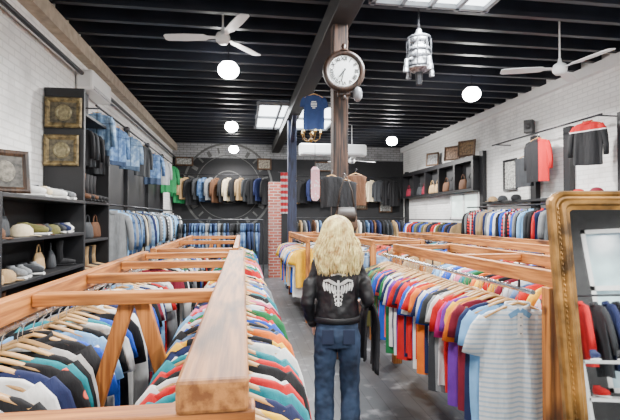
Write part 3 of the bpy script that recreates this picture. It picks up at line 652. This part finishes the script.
def lantern():
    e=empty('hanging_sculpture','tarnished silver tiered metal lantern sculpture on a chain','hanging sculpture',(2.12,5.2,3.60),(0,0,.3))
    SIL=M('tarnished_silver',(.24,.25,.27),.4,.85,var=.8,scale=30,bmp=.4,col2=(.5,.5,.52))
    MB().lathe((0,0,0),[(.001,.36),(.03,.35),(.05,.28),(.1,.26),(.105,.2),(.07,.19),(.07,.14),(.13,.12),(.135,.02),(.09,.0),(.09,-.06),(.14,-.08),(.14,-.14),(.06,-.18),(.001,-.19)],18).obj('body',SIL,e,smooth=False)
    for a in (0,90,180,270):
        c,s=math.cos(rad(a)),math.sin(rad(a)); MB().tube([(.1*c,.1*s,-.02),(.19*c,.19*s,-.05),(.2*c,.2*s,-.2)],[.02,.025,.035],8).obj('side_tube',SIL,e)
    for z in(.23,.08,-.11): MB().lathe((0,0,z),[(.142,-.018),(.148,0),(.142,.018)],20).obj('dark_band',DMETAL,e)
    for a in range(0,360,45):
        c,s=math.cos(rad(a)),math.sin(rad(a)); MB().tube([(.145*c,.145*s,-.1),(.145*c,.145*s,.22)],.008,6).obj('cage_bar',DMETAL,e)
    MB().tube([(0,0,-.17),(0,0,-.33)],[.05,.035],12).obj('nozzle',DMETAL,e)
    z=.36;i=0
    while z<.88:
        MB().tube([(.012*math.cos(t) if i%2 else 0,0 if i%2 else .012*math.cos(t),z+.02*math.sin(t)+.02) for t in [2*math.pi*q/8 for q in range(8)]],.003,5,closed=True,ref=((0,1,0) if i%2 else (1,0,0))).obj('chain_link',DMETAL,e); z+=.033; i+=1
lantern()
def camdome():
    e=empty('security_camera','small dome camera on the column side','security camera',(1.32,5.08,3.09))
    MB().ball((0,0,0),(.055,.055,.09)).obj('dome',M('camera_dome',(.18,.18,.19),.3),e,smooth=True); MB().tube([(0,0,.07),(-.08,.14,.12)],.015,8).obj('bracket',DMETAL,e)
camdome()
# ---------------------------------------------------------------- mirror
def mirror():
    W,Hh=.80,1.79; fw=.085
    ang=rad(-12); lean=rad(-9)
    e=empty('standing_mirror','tall aged gold framed standing mirror leaning back','mirror',(0,0,0))
    f=MB(); pr=[(0,0.02),(0,-.008),(.08,-.02),(.22,-.026),(.32,-.018),(.42,-.018),(.55,-.03),(.72,-.028),(.82,-.015),(1,-.010),(1,.0)]
    rc=.06
    def loop(ins):
        w=W/2-ins;h=Hh/2-ins;r=max(.012,rc-ins*.5);P=[]
        for cx,cz,a0 in((w-r,h-r,0),(-w+r,h-r,90),(-w+r,-h+r,180),(w-r,-h+r,270)):
            for q in range(6):
                a=rad(a0+q*18); P.append((cx+r*math.cos(a),cz+r*math.sin(a)))
        return P
    vs=[];fs=[];n=24
    for t,y in pr:
        for (x,z) in loop(t*fw): vs.append((x+W/2,y,z+Hh/2))
    for i in range(len(pr)-1):
        for k in range(n): fs.append((i*n+k,i*n+(k+1)%n,(i+1)*n+(k+1)%n,(i+1)*n+k))
    MG=M('aged_brass_frame',(.13,.062,.014),.42,.5,var=.6,scale=9,bmp=.3,col2=(.36,.18,.042))
    f.add(vs,fs).obj('frame',MG,e,smooth=False)
    bd=MB()
    zz=.1
    while zz<Hh-.08:
        bd.ball((.033,-.02,zz),(.004,.004,.008),6,4); bd.ball((W-.033,-.02,zz),(.004,.004,.008),6,4); zz+=.022
    bd.obj('beading',MG,e)['kind']='stuff'
    m,nt,b=newmat('mirror_silver'); b.inputs['Metallic'].default_value=1; b.inputs['Roughness'].default_value=.02; b.inputs['Base Color'].default_value=(.75,.77,.77,1)
    MB().box((W/2,-.004,Hh/2),(W-1.9*fw,.006,Hh-1.9*fw)).obj('glass',m,e)
    MB().box((W/2,.014,Hh/2),(W-.06,.014,Hh-.06)).obj('backing',BLACKP,e)
    e.location=(1.28,1.55,.0); e.rotation_euler=(lean,0,ang)
mirror()
def display():
    e=empty('display_shelf','white display shelving with shoes and small goods','display shelf',(3.1,-1.6,0))
    for z in(.05,.4,.75,1.1): MB().box((0,0,z),(1.8,.4,.03)).obj('shelf',WHITE,e)
    for x in(-.9,0,.9): MB().box((x,0,.57),(.03,.4,1.1)).obj('side_panel',WHITE,e)
    for z in(.415,.765,1.115):
        for i in range(7): shoe((3.1-.73+i*.24,-1.6,z),R.choice(['black','red','white','tan','navy']),rad(180+R.uniform(-20,20)))
display()
rail_obj([(2.4,-3.2,2.0),(5.2,-3.2,2.0)],'pipe rail with dark coats near the storefront',legs=[((x,-3.2,2.0),(x,-3.2,0)) for x in (2.5,5.1)])
row('X',-3.2,2.5,5.1,2.0,.16,('black','red','charcoal','navy','black','white','grey','black'),['jacket'],'near the storefront','coats near the storefront',hanger=False,sc=1.2,full=True)
# ---------------------------------------------------------------- woman
def remesh(o,vox,sm=6,smf=.6):
    m=o.modifiers.new('remesh','REMESH'); m.mode='VOXEL'; m.voxel_size=vox; m.use_smooth_shade=True
    s=o.modifiers.new('smooth','SMOOTH'); s.iterations=sm; s.factor=smf
def woman():
    e=empty('person','long blonde hair, black leather jacket, dark jeans, standing facing away','person',(.66,3.12,0),(0,0,rad(-8)))
    b=MB()
    b.ball((0,.015,1.535),(.074,.092,.108),20,14); b.ball((0,.06,1.49),(.05,.05,.06),14,10)
    b.tube([(0,.112,1.545),(0,.122,1.52),(0,.108,1.505)],[.008,.014,.010],8)
    for sd in(-1,1): b.ball((sd*.076,.01,1.53),(.012,.02,.032),8,6)
    b.tube([(0,.09,1.474),(0,.098,1.466)],[(.022,.008),(.018,.006)],8)
    b.tube([(0,0,1.30),(0,.0,1.38),(0,.012,1.47)],[(.075,.06),(.05,.052),(.05,.055)],14,ref=(0,1,0))
    b.tube([(0,0,.86),(0,0,1.0),(0,0,1.12),(0,.0,1.25),(0,0,1.34)],[(.12,.08),(.12,.08),(.11,.075),(.125,.08),(.12,.07)],16,ref=(0,1,0))
    L=[(-.148,0,1.315),(-.188,-.015,1.19),(-.210,-.04,1.06),(-.190,.03,.96),(-.165,.09,.885)]
    Rr=[(.148,0,1.325),(.184,-.02,1.2),(.210,-.04,1.08),(.228,.08,1.02),(.215,.19,1.02)]
    for P in(L,Rr): b.tube([(0,0,1.31)]+P,[.05,.044,.038,.034,.03,.024],12)
    for sd in(-1,1):
        b.tube([(sd*.078,0,.9),(sd*.086,.0,.78),(sd*.088,.012,.5),(sd*.090,.0,.3),(sd*.092,-.01,.09)],[.060,.058,.042,.038,.032],14)
        b.tube([(sd*.092,-.05,.04),(sd*.094,.02,.045),(sd*.100,.12,.03),(sd*.102,.17,.025)],[(.03,.03),(.035,.035),(.038,.022),(.026,.016)],12,ref=(0,0,1))
    def hand(wr,d,side,palm_n,curl):
        wr=Vector(wr);d=Vector(d).normalized();side=Vector(side).normalized();nrm=Vector(palm_n).normalized()
        b.tube([wr-d*.01,wr+d*.03,wr+d*.075],[(.022,.015),(.03,.015),(.034,.013)],10,ref=tuple(nrm))
        for i,(o,l) in enumerate(((-.025,.056),(-.009,.064),(.008,.06),(.024,.047))):
            p=wr+d*.07+side*o; q=p+d*l*.45+nrm*l*curl*.25; r_=q+d*l*.3+nrm*l*curl*.45; t=r_+d*l*.12+nrm*l*curl*.5
            b.tube([p,q,r_,t],[.008,.0075,.007,.006],8)
        p=wr+d*.025-side*.028; b.tube([p,p+d*.025-side*.02+nrm*.008,p+d*.055-side*.024+nrm*.018],[.0105,.009,.007],8)
    hand(L[-1],(.05,.12,-1),(0,-1,0),(1,0,0),1.0)
    hand(Rr[-1],(-.2,1,0),(1,0,0),(0,0,-1),1.3)
    o=b.obj('body',SKIN,e,smooth=True); remesh(o,.0065,3,.5)
    for sd in(-1,1):
        MB().ball((sd*.03,.098,1.54),(.011,.008,.008),10,8).obj('eye',M('eye_white',(.8,.8,.8),.2),e,smooth=True)
    MB().tube([(-.02,.106,1.472),(0,.112,1.47),(.02,.106,1.472)],[.004,.006,.004],8).obj('mouth',M('lips',(.5,.12,.12),.5),e,smooth=True)
    LE=M('black_leather',(.006,.006,.008),.5,var=.3,scale=14,bmp=.25)
    j=MB()
    j.tube([(0,0,.935),(0,0,.96),(0,-.0,1.02),(0,0,1.12),(0,0,1.23),(0,0,1.30),(0,0,1.345),(0,0,1.37)],[(.155,.115),(.158,.12),(.150,.12),(.145,.112),(.158,.115),(.158,.105),(.11,.085),(.07,.065)],20,ref=(0,1,0))
    def ext(P,k): return [P[0]]+P[1:-1]+[tuple(Vector(P[-1])*(1-k)+Vector(P[-2])*k)]
    for P in(L,Rr): j.tube([(0,0,1.29)]+ext(P,.08),[.060,.057,.052,.048,.043,.037],14)
    j.tube([(0,0,1.35),(0,.0,1.41)],[(.08,.075),(.075,.07)],16,ref=(0,1,0))
    jo=j.obj('jacket',LE,e,smooth=True); remesh(jo,.009,3,.6)
    tx=bpy.data.textures.new('creases','CLOUDS'); tx.noise_scale=.05
    dm=jo.modifiers.new('creases','DISPLACE'); dm.texture=tx; dm.strength=.014; dm.mid_level=.4
    for P in(L,Rr):
        a=Vector(P[-1]);c=Vector(P[-2]); d=(a-c).normalized(); MB().tube([a-d*.03,a-d*.005],[.040,.038],14).obj('cuff',LE,e,smooth=True)
    MB().tube([(.160*math.cos(t),.121*math.sin(t),.945) for t in [2*math.pi*q/40 for q in range(40)]],[(.006,.022)]*40,8,closed=True,ref=(0,0,1)).obj('waistband',LE,e,smooth=True)
    JM=M('dark_blue_jeans',(.012,.022,.05),.85,var=.45,scale=7,bmp=.2,col2=(.03,.055,.11))
    k=MB()
    k.tube([(0,0,.96),(0,0,.92),(0,-.008,.84),(0,-.005,.76)],[(.138,.102),(.145,.112),(.153,.122),(.145,.105)],18,ref=(0,1,0))
    for sd in(-1,1):
        k.tube([(sd*.075,0,.84),(sd*.084,0,.74),(sd*.088,.005 if sd<0 else .02,.6),(sd*.09,.008 if sd<0 else .025,.46),(sd*.092,-.005,.25),(sd*.094,-.005,.045)],[.083,.081,.072,.067,.067,.076],16)
    jo2=k.obj('jeans',JM,e,smooth=True); remesh(jo2,.010,3,.5)
    dm=jo2.modifiers.new('creases','DISPLACE'); dm.texture=tx; dm.strength=.018; dm.mid_level=.4
    for sd in(-1,1): MB().box((sd*.072,-.133,.845),(.08,.006,.10)).obj('back_pocket',M('pocket_denim',(.015,.025,.06),.85),e,bevel=.003)
    for sd in(-1,1):
        s=MB(); s.tube([(sd*.093,-.075,.03),(sd*.094,.0,.045),(sd*.101,.1,.04),(sd*.103,.19,.03)],[(.035,.03),(.045,.042),(.048,.036),(.03,.02)],14,ref=(0,0,1))
        s.obj('shoe',M('black_shoe',(.02,.02,.02),.5),e,smooth=True)
    PW=M('white_print',(.78,.78,.76),.7,var=.2,scale=40)
    pr=MB()
    def bar(P,w,taper=.55):
        pts=[Vector((p[0],0,p[1])) for p in P]; Q=[]
        for i in range(len(pts)-1):
            for s in range(4): Q.append(pts[i].lerp(pts[i+1],s/4))
        Q.append(pts[-1]); vs=[];fs=[];n=len(Q)
        for i,q in enumerate(Q):
            t=(Q[min(i+1,n-1)]-Q[max(i-1,0)]).normalized(); nn=Vector((-t.z,0,t.x)); ww=w*(1-taper*abs(2*i/(n-1)-.9))
            vs+=[q+nn*ww,q-nn*ww]
        for i in range(n-1): fs.append((2*i,2*i+1,2*i+3,2*i+2))
        pr.add([(v.x,-.19,v.z) for v in vs],fs)
    bar([(-.05,1.258),(0,1.268),(.05,1.258)],.005,0)
    for sd in(-1,1):
        bar([(sd*.006,1.195),(sd*.03,1.205),(sd*.065,1.225),(sd*.10,1.218)],.012)
        for i in range(5):
            x0=.098-.018*i; z0=1.212-.006*i
            bar([(sd*x0,z0),(sd*(x0-.002),z0-.03),(sd*(x0-.008),z0-.062+.008*(i%2))],.0085)
        for i in range(4): bar([(sd*.006,1.155-i*.026),(sd*(.034-.005*i),1.148-i*.026),(sd*(.030-.005*i),1.132-i*.026)],.0055)
    bar([(0,1.225),(0,1.19),(0,1.12),(0,1.05)],.009,.2)
    po=pr.obj('back_print',PW,e,smooth=True)
    sw=po.modifiers.new('wrap','SHRINKWRAP'); sw.target=jo; sw.wrap_method='PROJECT'; sw.use_project_x=False; sw.use_project_y=True; sw.use_project_z=False
    sw.use_positive_direction=True; sw.use_negative_direction=True; sw.offset=.004
    HM=M('blonde_hair',(.62,.33,.09),.42,var=.45,scale=22,col2=(1.0,.72,.32))
    hr=MB(); hr.ball((0,-.005,1.55),(.090,.103,.110),20,14)
    hr.tube([(0,-.045,1.56),(0,-.075,1.49),(0,-.09,1.41),(0,-.10,1.38)],[(.088,.06),(.100,.055),(.105,.04),(.08,.015)],16,ref=(0,1,0))
    ho=hr.obj('hair',HM,e,smooth=True)
    cv=bpy.data.curves.new('hair_strands','CURVE'); cv.dimensions='3D'; cv.bevel_depth=.0032; cv.bevel_resolution=1; cv.resolution_u=4; cv.materials.append(HM)
    rr=random.Random(3)
    for i in range(640):
        a=rr.uniform(rad(155),rad(385)); ex,ey=math.cos(a),math.sin(a)
        sp=cv.splines.new('BEZIER')
        L_=rr.uniform(.22,.38); ph=ex*5+rr.uniform(0,2.4); am=rr.uniform(.004,.018); fr=rr.uniform(7,14)
        pts=[];K=9; rs=rr.uniform(.97,1.10); flare=rr.uniform(.008,.058)*(1.15 if ex>0 else .95)
        for q in range(K):
            s=q/(K-1)
            if s<.35:
                t=s/.35; el=rad(84)*(1-t); X=.096*math.cos(el)*ex*rs; Y=-.005+.108*math.cos(el)*ey*rs; Z=1.55+.114*math.sin(el)+.005*rr.random()
            else:
                t=(s-.35)/.65; X=ex*(.096+flare*math.sin(t*2.2))*rs; Y=-.005+ey*(.108+.012*t)*rs-.035*t; Z=1.55-L_*.78*t
            X+=am*math.sin(ph+s*fr)*min(1,s*2); Y+=am*.6*math.cos(ph+s*fr)*min(1,s*2)
            pts.append((X,Y,Z))
        sp.bezier_points.add(K-1)
        for q,pnt in enumerate(pts):
            bp=sp.bezier_points[q]; bp.co=pnt; bp.handle_left_type=bp.handle_right_type='AUTO'; bp.radius=1.0 if q<K-1 else .3
    so=bpy.data.objects.new('hair_strands',cv); COL.objects.link(so); so.parent=ho
    n=curve_to_mesh(so); n['kind']='stuff'
    return e
woman()
def draped():
    b=MB(); vs=[];fs=[];nu=22;nv=14
    for i in range(nu):
        for j in range(nv):
            u=i/(nu-1); v=j/(nv-1)
            s=(u-.45)*1.0
            x=.0+.055*math.tanh(s*9)+.016*math.sin(v*14+u*3)*min(1,abs(s)*5); z=.055-abs(s)*.98
            if abs(s)<.06: z=.055-abs(s)*.5-.01
            y=(v-.5)*.2*(1+.35*abs(s))+.012*math.sin(u*9)
            vs.append((x,y,z+.02*math.sin(v*9)*abs(s)))
    for i in range(nu-1):
        for j in range(nv-1): fs.append((i*nv+j,(i+1)*nv+j,(i+1)*nv+j+1,i*nv+j+1))
    o=b.add(vs,fs).obj('draped_jacket',M('black_cloth_jacket',(.012,.012,.016),.7,var=.4),smooth=True,loc=(.908,3.19,1.03),rot=(0,0,rad(-8)))
    s=o.modifiers.new('thick','SOLIDIFY'); s.thickness=.014
    tag(o,'black garment draped over the forearm of the woman','jacket')
draped()
# ---------------------------------------------------------------- lights
def area(loc,rot,sx,sy,p,col=(1,1,1)):
    l=bpy.data.lights.new('daylight','AREA'); l.shape='RECTANGLE'; l.size=sx; l.size_y=sy; l.energy=p; l.color=col
    o=bpy.data.objects.new('daylight',l); COL.objects.link(o); o.location=loc; o.rotation_euler=rot
area((1.35,11.35,4.1),(0,0,0),1.9,2.6,340,(.92,.97,1))
area((2.2,4.65,4.1),(0,0,0),1.3,.75,400,(.92,.97,1))
w=bpy.data.worlds.new('world'); bpy.context.scene.world=w; w.use_nodes=True
w.node_tree.nodes['Background'].inputs[0].default_value=(.8,.88,1,1); w.node_tree.nodes['Background'].inputs[1].default_value=.6
# ---------------------------------------------------------------- camera
c=bpy.data.cameras.new('camera'); c.lens=26.13; c.sensor_width=36; c.clip_start=.05
co=bpy.data.objects.new('camera',c); COL.objects.link(co); co.location=(0,0,1.65); co.rotation_euler=(rad(91),0,rad(-8.5))
bpy.context.scene.camera=co
